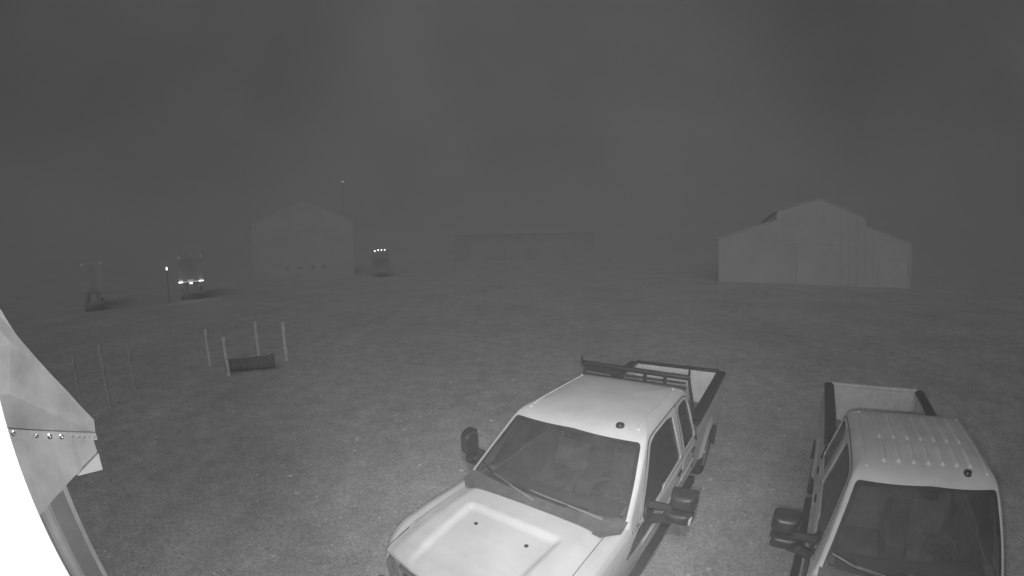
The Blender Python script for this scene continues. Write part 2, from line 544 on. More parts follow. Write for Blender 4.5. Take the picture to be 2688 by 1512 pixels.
def yard_light():
    t = empty('yard_light', (-30.72, 73.87, 0))
    tag(t, 'tall thin mast with one tiny light above the gabled barn', 'light mast')
    MB().tube([(0, 0, 0), (0, 0, 16.5)], [.14, .06]).build('mast', M['shed'], t)
    MB().lathe([(0, .16), (.12, .1), (.14, 0), (.1, -.06), (0, -.07)], (0, 0, 16.6), axis='z', n=12).build('lamp_head', M['glow_line'], t)
yard_light()

# ------------------------------------------------------------------ posts and pipe in the yard
posts = [(-11.08, 12.28, 1.37, .058, 'short pale post standing clear to the left of the dark pipe'),
         (-9.42, 11.34, 1.31, .062, 'short pale post in front of the near end of the dark pipe'),
         (-9.89, 14.02, 1.37, .062, 'short pale post rising behind the middle of the dark pipe'),
         (-8.28, 13.53, 1.44, .066, 'short pale post just past the open end of the dark pipe'),
         (-13.19, 7.42, 1.43, .055, 'faintest of the three dim posts, closest to the metal canopy'),
         (-11.31, 7.40, 1.83, .062, 'tallest post, the middle one of the three dim posts by the canopy'),
         (-11.92, 9.0, 1.48, .058, 'dim post farthest from the canopy in the group of three')]
for x, y, hgt, r, lab in posts:
    p = MB()
    p.lathe([(0, 0), (r, 0), (r, hgt - .015), (r * .75, hgt), (r * .6, hgt), (r * .6, hgt - .02), (0, hgt - .02)], (0, 0, 0), axis='z', n=16)
    o = p.build('yard_post', M['post'] if x > -11.2 else M['post_dim'])
    o.location = (x, y, 0)
    o.rotation_euler = (random.uniform(-.012, .012), random.uniform(-.012, .012), 0)
    tag(o, lab, 'post', 'short pale posts standing across the yard')

def pipe():
    A, B = Vector((-9.72, 11.75, 0)), Vector((-8.32, 12.55, 0))
    t = empty('culvert_pipe', (A + B) / 2)
    tag(t, 'dark ribbed pipe lying on the gravel among the pale posts', 'pipe')
    ax = (B - A).normalized(); L = (B - A).length
    yaw = math.atan2(ax.y, ax.x)
    t.rotation_euler = (0, 0, yaw)
    prof = [(.17, -L / 2 + .002), (.21, -L / 2)]
    n = 26
    for i in range(n + 1):
        h = -L / 2 + L * i / n
        prof.append((.225 if i % 2 else .205, h))
    prof += [(.21, L / 2), (.17, L / 2 - .002), (.17, -L / 2 + .002)]
    MB().lathe(prof, (0, 0, .228), n=28).build('pipe_wall', M['culvert'], t)
    c = MB()
    for s in (-1, 1):
        c = MB().lathe([(.225, s * (L / 2 - .01)), (.255, s * (L / 2 - .01)), (.255, s * (L / 2 + .09)), (.20, s * (L / 2 + .09)), (.20, s * (L / 2 - .01))], (0, 0, .258), n=28)
        c.build('collar', M['culvert'], t)
pipe()

# ------------------------------------------------------------------ the metal clad corner at the left edge
def left_corner():
    n = math.radians(-72); d = 3.2
    o = Vector((d * math.sin(n), d * math.cos(n), 0))
    tv = Vector((math.cos(n), -math.sin(n), 0))      # along the sheet, to the right
    nv = Vector((-math.sin(n), -math.cos(n), 0))     # towards the camera
    t = empty('metal_canopy', (o.x, o.y, 0), math.atan2(tv.y, tv.x))
    tag(t, 'galvanised metal canopy with a row of bright screws on the wall at left', 'canopy')
    # local: x along tv, y away from the camera, z up
    def loc(p):
        v = Vector((p[0], p[1], 0)) - o
        return v.dot(tv), p[2]
    P = lambda *q: loc(q)
    A = P(-3.05, .98, 3.98); B = P(-2.97, 1.21, 3.55); C = P(-2.92, 1.35, 3.35); Dd = P(-2.87, 1.51, 3.12)
    E = P(-2.83, 1.66, 2.88); E2 = P(-2.83, 1.64, 2.79); G = P(-2.84, 1.61, 2.66); Ti = P(-2.84, 1.60, 2.54)
    T0 = P(-2.91, 1.40, 2.565); H = P(-3.02, 1.05, 2.41)
    lx = A[0] - .9
    zs = lambda x: 2.97 + (x - P(-3.03, 1.04, 3.0)[0]) * (-.30)   # the screw line
    fn = lambda p, q, dd: (p, dd, q)
    up = [(lx, A[1] + .9), A, B, C, Dd, E, (E2[0], zs(E2[0])), (lx, zs(lx))]
    MB().prism(up, fn, 0, .5).build('upper_sheet', M['siding'], t, smooth=False)
    # lower sheet with pressed vertical ribs, its bottom edge cut on the rake
    zb = lambda x: H[1] + (x - H[0]) * (T0[1] - H[1]) / (T0[0] - H[0]) if x < T0[0] else T0[1] + (x - T0[0]) * (G[1] - T0[1]) / (G[0] - T0[0])
    xs, ys = [], []
    ribx = [H[0] + .02, P(-2.95, 1.27, 2.48)[0] - .02, P(-2.9, 1.42, 2.6)[0], H[0] - .24, H[0] - .5]
    nX = 90
    m = MB(); vs = []; fs = []
    for i in range(nX + 1):
        x = lx + (G[0] - lx) * i / nX
        bump = sum(.014 * max(0, 1 - abs(x - r) / .035) ** .7 for r in ribx)
        y = -.012 - bump
        vs += [(x, y, zs(x) - .002), (x, y, zb(x)), (x, .5, zs(x) - .002), (x, .5, zb(x))]
    for i in range(nX):
        a, b = 4 * i, 4 * i + 4
        fs += [(a, a + 1, b + 1, b), (a + 2, b + 2, b + 3, a + 3), (a, b, b + 2, a + 2), (a + 1, a + 3, b + 3, b + 1)]
    fs += [(0, 2, 3, 1), (4 * nX, 4 * nX + 1, 4 * nX + 3, 4 * nX + 2)]
    m.add(vs, fs).build('lower_sheet', M['siding'], t, angle=25)
    # lap strip with screws
    L0, L1 = lx, E2[0] - .005
    st = MB().prism([(L0, zs(L0) + .035), (L1, zs(L1) + .02), (L1, zs(L1) - .03), (L0, zs(L0) - .055)], fn, -.042, -.006).build('lap_strip', M['siding'], t, smooth=False)
    x0 = P(-3.03, 1.04, 3.0)[0]
    for fx, r in ((0, .016), (.24, .010), (.268, .013), (.42, .018), (.56, .017), (.70, .009), (.77, .011), (.84, .009), (.90, .008), (.96, .008)):
        x = x0 + fx * (E2[0] - x0); r *= .75
        MB().lathe([(r * 1.5, 0), (r * 1.5, -.004), (r, -.006), (r * .9, -.016), (r * .4, -.021), (0, -.022)], (x, -.042, zs(x) - .012 + .01 * (fx == 0)), axis='y', n=12).build('screw', M['screw'], st)
    x = x0 + .02
    # the upper sheet is bent: a strip turned towards the yard, the main face, and a lower face sloping in to the screws
    V0, V1 = (B[0] - .045, B[1] - .045), (x0 + .05, zs(x0) + .26)
    S1 = (x0 - .01, zs(x0) + .04)
    Ef = (E[0] - .015, E[1] - .035)
    E3 = (E2[0] - .006, zs(E2[0]) + .025)
    pv = [(lx, A[1] + .9, -.004), (A[0], A[1], -.004), (B[0], B[1], -.006), (V0[0], V0[1], -.05), (V1[0], V1[1], -.15), (S1[0], S1[1], -.034), (lx, zs(lx) + .05, -.12),
          (C[0], C[1], -.006), (Dd[0], Dd[1], -.006), (E[0], E[1], -.006), (Ef[0], Ef[1], -.012), (E3[0], E3[1], -.008)]
    MB().add([(p, d_, q) for p, q, d_ in pv], [(0, 1, 2, 3), (0, 3, 4, 5, 6), (3, 2, 7, 4), (4, 7, 8), (4, 8, 9), (4, 9, 10), (4, 10, 11, 5)]).build('bent_face', M['siding'], t, smooth=False)
    MB().prism([T0, G, Ti], fn, -.05, -.028).build('corner_flashing', M['flash'], t, smooth=False)
    # wall below, set back, with its corner trim
    xr = P(-2.95, 1.27, 2.48)[0]
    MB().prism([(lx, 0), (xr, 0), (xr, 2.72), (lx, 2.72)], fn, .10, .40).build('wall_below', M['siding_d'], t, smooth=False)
    MB().box((xr + .012, .24, 1.34), (.04, .34, 2.66)).build('corner_trim', M['siding'], t, smooth=False)
    for r in (H[0] + .03, H[0] - .24):
        MB().prism([(r - .05, 0), (r - .02, 0), (r + .02, 0), (r + .05, 0)], lambda p, q, dd: (p, .10 - (.02 if abs(p - r) < .03 else 0), dd), 0.001, 2.45).build('wall_rib', M['siding'], t, smooth=False)
left_corner()

def white_post():
    # the white corner of the camera's own building, an arm's length away
    az = math.radians(-71.6)
    c = Vector((math.sin(az), math.cos(az), 0)) * 1.75
    side = Vector((-math.cos(az), math.sin(az), 0))     # away from the picture's centre
    t = empty('white_corner_post', (c + side * .25), math.atan2(side.y, side.x))
    tag(t, 'white corner post glaring in the infrared light at the left edge', 'post')
    MB().box((0, 0, 1.9), (.5, .28, 3.8)).build('post_body', M['white_trim'], t, bevel=.02, smooth=False)
white_post()

# ------------------------------------------------------------------ pickup trucks
# truck space: u forward, v to the driver's side, z up -> local (v, -u, z)
def T(u, v, z):
    return (v, -u, z)

ZT = [(.46, .97, 1.36, -1.05), (.70, 1.0, 1.42, -1.06), (1.17, 1.0, 1.46, -1.06), (1.30, .985, 1.53, -1.06), (1.34, .972, 1.525, -1.06), (1.40, .957, 1.46, -1.055),
      (1.60, .907, 1.215, -1.03), (1.78, .857, .995, -.99), (1.86, .832, .895, -.965), (1.91, .812, .83, -.94), (1.95, .782, .755, -.90), (1.98, .735, .65, -.84), (2.0, .67, .53, -.74), (2.015, .56, .36, -.58), (2.025, .38, .17, -.36)]
def zrow(z):
    if z <= ZT[0][0]: return ZT[0][1:]
    for i in range(len(ZT) - 1):
        if z <= ZT[i + 1][0]:
            t = (z - ZT[i][0]) / (ZT[i + 1][0] - ZT[i][0])
            return tuple(a + (b - a) * t for a, b in zip(ZT[i][1:], ZT[i + 1][1:]))
    return ZT[-1][1:]
BOW, RBOW = .10, .035
def outline(z, ins=0.0, rc=.05):
    w, uf, ur = zrow(z)
    w -= ins; uf -= ins; ur += ins
    rc = min(rc, w * .4, (uf - ur) * .3)
    pts = []
    for k in range(17): pts.append((uf, -(w - rc) + 2 * (w - rc) * k / 16))
    for k in range(1, 7):
        q = pi / 2 * k / 7; pts.append((uf - rc + rc * math.cos(q), w - rc + rc * math.sin(q)))
    for k in range(25): pts.append((uf - rc + (ur + rc - uf + rc) * k / 24, w))
    for k in range(1, 7):
        q = pi / 2 * k / 7; pts.append((ur + rc - rc * math.sin(q), w - rc + rc * math.cos(q)))
    for k in range(17): pts.append((ur, (w - rc) - 2 * (w - rc) * k / 16))
    for k in range(1, 7):
        q = pi / 2 * k / 7; pts.append((ur + rc - rc * math.cos(q), -(w - rc) - rc * math.sin(q)))
    for k in range(25): pts.append((ur + rc + (uf - rc - ur - rc) * k / 24, -w))
    for k in range(1, 7):
        q = pi / 2 * k / 7; pts.append((uf - rc + rc * math.sin(q), -(w - rc) - rc * math.cos(q)))
    out = []
    for u, v in pts:
        f = max(0, (u - ur) / (uf - ur))
        f = f ** 3
        u2 = u - BOW * (v / w) ** 2 * f
        fr = max(0, 1 - (u - ur) / .5)
        u2 += RBOW * (v / w) ** 2 * fr
        out.append((u2, v))
    return out
def front_u(z, v):
    w, uf, ur = zrow(z)
    return uf - BOW * (v / w) ** 2
def rear_u(z, v):
    w, uf, ur = zrow(z)
    return ur + RBOW * (v / w) ** 2
def side_v(z):
    return zrow(z)[0]

def hull(zlist, ins, zoff, mat_idx):
    m = MB(); vs = []; fs = []; n = None
    for z in zlist:
        o = outline(z, ins)
        n = len(o)
        vs += [T(u, v, z + zoff) for u, v in o]
    for i in range(len(zlist) - 1):
        for k in range(n):
            k2 = (k + 1) % n
            fs.append((i * n + k, i * n + k2, (i + 1) * n + k2, (i + 1) * n + k))
    w, uf, ur = zrow(zlist[-1])
    vs.append(T((uf + ur) / 2, 0, zlist[-1] + zoff + .004))
    c = len(vs) - 1
    b = (len(zlist) - 1) * n
    fs += [(b + k, b + (k + 1) % n, c) for k in range(n)]
    fs.append(tuple(range(n))[::-1])
    m.add(vs, fs, mat_idx)
    return m

ZL = [.46, .7, .95, 1.17, 1.25, 1.30, 1.345, 1.37, 1.40, 1.5, 1.6, 1.7, 1.78, 1.82, 1.86, 1.885, 1.91, 1.93, 1.95, 1.965, 1.98, 1.99, 2.0, 2.008, 2.015, 2.025]
FWIN = fillet([(1.17, 1.20), (.47, 1.20), (.40, 1.245), (-.26, 1.255), (-.17, 1.84), (.02, 1.875), (.48, 1.875), (.64, 1.84)], .05)
RWIN = fillet([(-.46, 1.265), (-.96, 1.265), (-.985, 1.30), (-.86, 1.79), (-.75, 1.86), (-.46, 1.86), (-.40, 1.80)], .05)
def wsv(z): return side_v(z) - .042
WIN_W = fillet([(-wsv(1.345), 1.345), (wsv(1.345), 1.345), (wsv(1.6), 1.6), (wsv(1.895), 1.895), (0, 1.922), (-wsv(1.895), 1.895), (-wsv(1.6), 1.6)], .045)
WIN_B = fillet([(-.70, 1.32), (.70, 1.32), (.62, 1.78), (-.62, 1.78)], .06)

def make_cab_mesh(mats):
    """outer shell minus the cabin minus the window openings"""
    tmp = []
    def ob(mb, name, mm):
        me = mb.mesh(name, mm); o = D.objects.new(name, me); COL.objects.link(o); tmp.append(o); return o
    shell = ob(hull(ZL, 0, 0, 0), 'cab_shell_tmp', mats)
    cuts = [hull([z for z in ZL if .69 < z < 1.99], .045, -.045, 1)]
    fs = lambda p, q, d: T(p, d, q)
    cuts.append(MB().prism(WIN_W, lambda p, q, d: T(d, p, q), .45, 2.2))
    cuts.append(MB().prism(FWIN, fs, -1.3, 1.3))
    cuts.append(MB().prism(RWIN, fs, -1.3, 1.3))
    cuts.append(MB().prism(WIN_B, lambda p, q, d: T(d, p, q), -1.4, -.7))
    for i, c in enumerate(cuts):
        o = ob(c, 'cutter_tmp', mats)
        md = shell.modifiers.new('b%d' % i, 'BOOLEAN')
        md.operation = 'DIFFERENCE'; md.object = o; md.solver = 'EXACT'
        md.material_mode = 'TRANSFER'
    bpy.context.view_layer.update()
    dg = bpy.context.evaluated_depsgraph_get()
    me = D.meshes.new_from_object(shell.evaluated_get(dg))
    me.name = 'cab_shell'
    for o in tmp:
        D.objects.remove(o)
    for p in me.polygons:
        p.use_smooth = True
    me.set_sharp_from_angle(angle=math.radians(32))
    return me

HB = hull(ZL, 0, 0, 0)
BVH = BVHTree.FromPolygons([Vector(v) for v in HB.v], HB.f)
def roof_z(u, v):
    h = BVH.ray_cast(Vector(T(u, v, 3)), Vector((0, 0, -1)))
    return h[0].z if h[0] else 1.95

def lerp_tab(tab, x):
    if x <= tab[0][0]: return tab[0][1]
    for (a, p), (b, q) in zip(tab, tab[1:]):
        if x <= b: 
            t = (x - a) / (b - a); t = t * t * (3 - 2 * t) * .3 + t * .7
            return p + (q - p) * t
    return tab[-1][1]
sm = lambda a, b, x: (lambda t: t * t * (3 - 2 * t))(min(1, max(0, (x - a) / (b - a))))

HZ = [(1.5, 1.375), (1.9, 1.368), (2.2, 1.34), (2.5, 1.295), (2.7, 1.245), (2.80, 1.20), (2.86, 1.13)]
def hood_z(u, v):
    z = lerp_tab(HZ, u)
    a = abs(v)
    z -= .035 * (a / .8) ** 2
    z -= .028 * sm(.66, .81, a)                                     # rolls off to the fender seam
    half = .50 - .06 * (u - 1.9)
    rec = sm(half + .045, half - .035, a) * (1 - sm(1.86, 1.97, u) * 0) if False else 0
    inside = (1 - sm(half - .02, half + .045, a)) * sm(1.87, 1.96, u) * (1 - .75 * sm(2.55, 2.85, u))
    z -= .040 * inside
    return z
def hood_rear(v):
    return 1.625 + .015 * (v / .8) ** 2 + .02 * sm(.55, .8, abs(v))

FZ = [(1.0, 1.318), (1.5, 1.318), (2.0, 1.302), (2.4, 1.258), (2.65, 1.19), (2.80, 1.13), (2.86, 1.06)]
def fender_pt(u, t):
    z0 = lerp_tab(FZ, u)
    taper = 1.0 if u < 2.40 else max(.05, 1 - ((u - 2.40) / .475) ** 2.6)
    prof = [(.0, .0), (.10, -.002), (.16, -.025), (.195, -.075), (.215, -.15), (.228, -.24), (.225, -.40), (.215, -.55), (.20, -.72), (.185, -.80)]
    s = t * (len(prof) - 1); i = min(int(s), len(prof) - 2); f = s - i
    dv = prof[i][0] + (prof[i + 1][0] - prof[i][0]) * f
    dz = prof[i][1] + (prof[i + 1][1] - prof[i][1]) * f
    base = .80 - .04 * sm(2.4, 2.85, u)
    return base + dv * taper, max(.52, z0 + dz)

AX_F, AX_R, TR = 2.12, -2.17, .405
def arch(mb, cu, R):
    """drop grid vertices inside a wheel arch onto its rim"""
    keep = []
    for f in mb.f:
        c = sum((Vector(mb.v[i]) for i in f), Vector()) / len(f)
        if math.hypot(-c.y - cu, c.z - .42) > R: keep.append(f)
    mb.f = keep; mb.mi = [0] * len(keep)
    used = set(i for f in keep for i in f)
    for i in used:
        v = Vector(mb.v[i]); du, dz = -v.y - cu, v.z - .42
        d = math.hypot(du, dz)
        if d < R + .02 and d > 0:
            mb.v[i] = (v.x, -(cu + du * (R + .02) / d), .42 + dz * (R + .02) / d)
    return mb

CABMESH = {}
def make_truck(loc, yaw, label, paint, ribs=False, rack=False, number=None):
    t = empty('pickup_truck', (loc[0], loc[1], 0), yaw)
    tag(t, label, 'pickup truck', 'white crew cab pickup trucks parked side by side')
    PM = M[paint]
    # cab
    me = make_cab_mesh([PM, M['inner']])
    cab = D.objects.new('cab_shell', me); COL.objects.link(cab); cab.parent = t
    # roof drip mouldings
    for s in (-1, 1):
        pts = [T(u, s * (.675 + .012 * math.sin((u + .7) / 1.3 * pi)), roof_z(u, s * .685) + .002) for u in [.60 - 1.30 * k / 16 for k in range(17)]]
        MB().tube(pts, [.004] + [.012] * 15 + [.004], 8).build('roof_moulding', PM, cab)
        for u in (.605, -.705):
            MB().lathe([(.022, -.01), (.022, .008), (.012, .016), (0, .018)], T(u, s * .68, roof_z(u, s * .68)), axis='z', n=12).build('rack_plug', PM, cab)
    MB().lathe([(.048, -.01), (.048, .012), (.040, .028), (.02, .036), (0, .037)], T(.63, .48 if not ribs else .43, roof_z(.63, .45)), axis='z', n=18).build('roof_marker', M['black'], cab)
    if ribs:
        for v in (-.50, -.335, -.17, -.005, .16, .325, .49):
            for (ua, ub) in ((.55, .16), (.07, -.72)):
                def rib(a, b, v=v, ua=ua, ub=ub):
                    u = ua + (ub - ua) * a
                    e = min(1, min(a, 1 - a) / .06)
                    vv = v + (b - .5) * .085
                    return T(u, vv, roof_z(u, vv) - .004 + .030 * e * (.5 + .5 * math.cos((b - .5) * 2 * pi)))
                MB().grid(rib, 24, 8).build('roof_rib', PM, cab)
    # glass
    def ws(a, b):
        z = 1.335 + a * (1.925 - 1.335); w = side_v(z) - .035
        v = -w + 2 * w * b
        return T(front_u(z, v) - .022, v, z)
    MB().grid(ws, 14, 24).build('windscreen', M['glass'], t)
    # dark sealing strip around the windscreen
    def band(p, off):
        v, z = p
        return T(front_u(min(z, 1.93), v) - .014, v * off, z)
    cz = 1.63
    b_ = MB(); n = len(WIN_W); vs = []
    for (v, z) in WIN_W:
        vs.append(T(front_u(z, v) - .016, v, z))
        v2, z2 = v * (1 - .035 / max(.3, abs(v)) if abs(v) > .5 else 1), z - (.035 if z > cz else -.03)
        vs.append(T(front_u(z2, v2) - .016, v2, z2))
    b_.add(vs, [(2 * i, 2 * ((i + 1) % n), 2 * ((i + 1) % n) + 1, 2 * i + 1) for i in range(n)]).build('windscreen_seal', M['black'], t)
    for s in (-1, 1):
        for nm, W_, mat in (('front_window', FWIN, 'side_glass'), ('rear_window', RWIN, 'side_glass')):
            us = [p[0] for p in W_]; zs_ = [p[1] for p in W_]
            # a pane in the plane of the door, a little inside the frame
            poly = [(sum(us) / len(us) + (u - sum(us) / len(us)) * 1.04, sum(zs_) / len(zs_) + (z - sum(zs_) / len(zs_)) * 1.04) for u, z in W_]
            MB().prism(poly, lambda p, q, d, s=s: T(p, s * (side_v(q) - .022 - d), q), 0, .004).build(nm, M[mat], t, smooth=False)
            # dark rubber channel round the opening
            n = len(W_); cu, cz2 = sum(us) / n, sum(zs_) / n
            vs = []
            for u, z in W_:
                vs.append(T(u, s * (side_v(z) - .012), z))
                d = Vector((cu - u, cz2 - z)); d = d.normalized() * .022
                vs.append(T(u + d.x, s * (side_v(z + d.y) - .014), z + d.y))
            MB().add(vs, [(2 * i, 2 * ((i + 1) % n), 2 * ((i + 1) % n) + 1, 2 * i + 1) for i in range(n)]).build('window_channel', M['black'], t)
    MB().prism([(v * 1.04, 1.55 + (z - 1.55) * 1.06) for v, z in WIN_B], lambda p, q, d: T(rear_u(q, p) + .02 + d, p, q), 0, .004).build('back_window', M['side_glass'], t, smooth=False)
    # doors below the belt line
    for s in (-1, 1):
        for nm, ua, ub in (('front_door', 1.09, -.345), ('rear_door', -.355, -1.045)):
            def dr(a, b, s=s, ua=ua, ub=ub):
                z = .56 + a * (1.185 - .56); u = ua + (ub - ua) * b
                e = min(a, 1 - a, b * 1.4, (1 - b) * 1.4)
                k = -.006 + .014 * min(1, e / .03)
                crease = .012 * sm(.62, .66, a) * (1 - sm(.66, .95, a) * .6) - .010 * sm(.20, .26, a) * (1 - sm(.26, .5, a))
                return T(u, s * (side_v(z) + k + crease), z)
            dmb = MB().grid(dr, 30, 24)
            if nm == 'rear_door':
                dmb = arch(dmb, AX_R, .52)
            do = dmb.build(nm, PM, t, angle=50)
            hu = ub + .17
            MB().box(T(hu, s * (side_v(1.08) + .022), 1.08), (.03, .16, .035)).build('handle', M['black'], do, bevel=.008)
            MB().box(T((ua + ub) / 2, s * (side_v(.86) + .012), .86), (.018, abs(ua - ub) - .06, .045)).build('side_moulding', PM, do, bevel=.006)
        seam = [(1.185, 1.26), (1.10, 1.40), (.86, 1.68), (.70, 1.865), (.60, 1.903), (.40, 1.912), (-.30, 1.915), (-.72, 1.905), (-.86, 1.86)]
        MB().tube([T(u, s * (side_v(z) + .001), z) for u, z in seam], .0065, 6).build('door_seam', M['black'], t)
        MB().tube([T(-.35, s * (side_v(z) + .001), z) for z in (1.19, 1.4, 1.6, 1.8, 1.91)], .0055, 6).build('door_seam', M['black'], t)
        MB().box(T(.27, s * 1.0, .53), (.17, 2.62, .07)).build('running_board', M['black'], t, bevel=.015)
    # hood
    def hd(a, b):
        v = -.815 + 1.63 * b
        u0 = hood_rear(v); u1 = 2.86 - .04 * (v / .8) ** 4
        u = u0 + (u1 - u0) * a
        return T(u, v, hood_z(u, v))
    ho = MB().grid(hd, 64, 72).build('hood', PM, t, angle=80, solid=.02)
    for s in (-1, 1):
        MB().lathe([(.020, -.005), (.020, .008), (.012, .012), (0, .012)], T(2.10, s * .29, hood_z(2.1, s * .29)), axis='z', n=12).build('washer_nozzle', M['hole'], ho)
    # fenders
    for s in (-1, 1):
        def fd(a, b, s=s):
            u = 1.10 + 1.765 * a
            v, z = fender_pt(u, b)
            return T(u, s * v, z)
        fo = arch(MB().grid(fd, 60, 40), AX_F, .50).build('front_fender', PM, t, angle=60)
        if True:
            vent = fillet([(1.11, 1.205), (1.10, 1.06), (1.30, 1.02), (1.56, 1.03), (1.40, 1.14), (1.24, 1.20)], .02, 3)
            def vp(p, q, d, s=s):
                # ride on the fender skin
                best = min((abs(fender_pt(p, k / 60)[1] - q), fender_pt(p, k / 60)[0]) for k in range(10, 45))
                return T(p, s * (best[1] + .002 + d), q)
            vo = MB().prism(vent, vp, 0, .012).build('fender_badge', M['black'], fo, smooth=False)
            for k in range(2):
                MB().lathe([(.013, -.004), (.013, .006), (0, .008)], Vector(vp(1.24 + .12 * k, 1.12, .013)), axis='x', n=10).build('badge_stud', M['chrome'], fo)
    for s in (-1, 1):
        MB().tube([T(u, s * .818, lerp_tab(FZ, u) - .001) for u in [1.63 + .11 * k for k in range(11)]], .004, 6).build('hood_seam', M['black'], t)
    if number:
        cu = D.curves.new('unit_number', 'FONT'); cu.body = number; cu.size = .105; cu.extrude = .001; cu.offset = .001
        co = D.objects.new('unit_number_tmp', cu); COL.objects.link(co)
        bpy.context.view_layer.update()
        me = D.meshes.new_from_object(co.evaluated_get(bpy.context.evaluated_depsgraph_get()))
        D.objects.remove(co)
        vs = []
        for v in me.vertices:
            u = 1.40 - v.co.x * 1.0; z = 1.216 + v.co.y * .85
            best = min((abs(fender_pt(u, k / 120)[1] - z), fender_pt(u, k / 120)[0]) for k in range(10, 80))
            v.co = T(u, best[1] + .006, z)
        me.materials.append(M['ink'])
        no = D.objects.new('unit_number', me); COL.objects.link(no); no.parent = t
    # cowl and wipers
    def cw(a, b):
        v = -.945 + 1.89 * b
        u0 = front_u(1.37, v) - .02; u1 = hood_rear(v) + .03 if abs(v) < .8 else 1.68 - .12 * sm(.8, .95, abs(v))
        u = u0 + (u1 - u0) * a
        return T(u, v, 1.372 - .028 * sm(0, .6, a) - .012 * (v / .95) ** 2 * a)
    co = MB().grid(cw, 8, 30).build('cowl_panel', M['trim'], t)
    def wiper(pts, arm):
        wp = [T(front_u(z, v) + .02, v, z) for v, z in pts]
        w = MB().tube(wp, .017, 6).build('wiper', M['black'], t)
        MB().tube([T(front_u(z, v) + .035, v, z) for v, z in arm], [.016, .010, .008], 6).build('wiper_arm', M['wiper_arm'], w)
    wiper([(-.86, 1.465), (-.62, 1.425), (-.38, 1.405), (-.20, 1.398)], [(-.02, 1.372), (-.28, 1.405), (-.62, 1.435)])
    wiper([(-.22, 1.425), (0, 1.408), (.25, 1.40), (.56, 1.40)], [(.72, 1.372), (.42, 1.405), (-.12, 1.43)])
    # nose
    MB().prism([(-.60, .72), (.60, .72), (.60, 1.145), (-.60, 1.145)], lambda p, q, d: T(2.83 + d - .04 * (p / .6) ** 2, p, q), -.12, .03).build('grille', M['black'], t, smooth=False)
    for k in range(3):
        MB().box(T(2.875, 0, .84 + k * .13), (1.1, .03, .05)).build('grille_bar', M['chrome'], t, bevel=.01)
    for s in (-1, 1):
        hl = fillet([(.60, .78), (.84, .80), (.92, .88), (.90, 1.02), (.80, 1.10), (.60, 1.135)], .04)
        MB().prism([(s * p, q) for p, q in hl], lambda p, q, d: T(2.83 + d - .25 * max(0, abs(p) - .6) ** 1.2 * 2, p, q), -.12, .03).build('headlight', M['lens'], t, smooth=False)
    MB().box(T(2.93, 0, .58), (1.96, .22, .26)).build('front_bumper', M['chrome'], t, bevel=.05)
    # bed
    BF, BR = -1.10, -3.52
    rz = lambda u: 1.375 + (.06) * min(1, max(0, (-1.1 - u) / 2.4))
    for s in (-1, 1):
        def bs(a, b, s=s):
            u = BF + (BR - BF) * b
            z = .56 + a * (rz(u) - .56)
            v = .985 + .018 * math.sin(min(1, a * 1.15) * pi) + .018 * sm(.66, .72, a) * (1 - sm(.72, .98, a))
            d = math.hypot(u - AX_R, z - .42)
            v += .055 * (1 - sm(.50, .66, d))                            # flared wheel arch
            return T(u, s * v, z)
        arch(MB().grid(bs, 36, 70), AX_R, .48).build('bed_side', PM, t, angle=60)
        def bi(a, b, s=s):
            u = BF - .03 + (BR + .06 - BF) * b; z = .84 + a * (rz(u) - .84)
            rib = .012 * (1 if (int(b * 24) % 4 == 0 and .1 < a < .75) else 0)
            return T(u, s * (.855 - rib), z)
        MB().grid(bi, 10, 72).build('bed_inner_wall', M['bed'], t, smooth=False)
        MB().prism([(.83, -.02), (.83, .018), (.85, .034), (.985, .034), (1.012, .015), (1.012, -.03), (.99, -.03), (.99, -.004), (.85, -.004), (.85, -.02)], lambda p, q, d, s=s: T(d, s * p, rz(d) + q), BF + .01, BR + .0).build('bed_rail_cap', M['black'], t, smooth=False)
        MB().prism([(.42 + .38 * math.cos(q), 0) for q in (0, 1)] if False else [(AX_R + .48 * math.cos(pi * k / 12), .84 + .14 * math.sin(pi * k / 12)) for k in range(13)], lambda p, q, d, s=s: T(p, s * d, q), .62, .85).build('wheel_housing', M['bedfloor'], t, smooth=False)
        MB().box(T(BR - .035, s * .93, 1.05), (.13, .07, .42)).build('taillight', M['lens'], t, bevel=.02)
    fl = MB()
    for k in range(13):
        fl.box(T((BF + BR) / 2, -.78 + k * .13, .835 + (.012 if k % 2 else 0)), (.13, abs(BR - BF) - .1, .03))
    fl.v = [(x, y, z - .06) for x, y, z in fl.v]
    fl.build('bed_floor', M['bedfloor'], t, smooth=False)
    MB().box(T(BF - .02, 0, 1.10), (1.7, .04, .55)).build('bed_bulkhead', M['bed'], t, smooth=False)
    tg = MB().box(T(BR - .02, 0, 1.10), (1.72, .05, .66)).build('tailgate', M['bed'], t, smooth=False)
    for k in range(7):
        MB().box(T(BR + .012, -.66 + k * .22, 1.10), (.09 if k % 2 else .05, .016, .40)).build('pressed_rib', M['bed'], tg, bevel=.005, smooth=False)
    MB().box(T(BR - .025, 0, 1.455), (1.74, .10, .05)).build('tailgate_cap', M['black'] if not ribs else M['bed'], tg, bevel=.012)
    MB().box(T(BR - .16, 0, .60), (1.9, .2, .2)).build('rear_bumper', M['chrome'], t, bevel=.03)
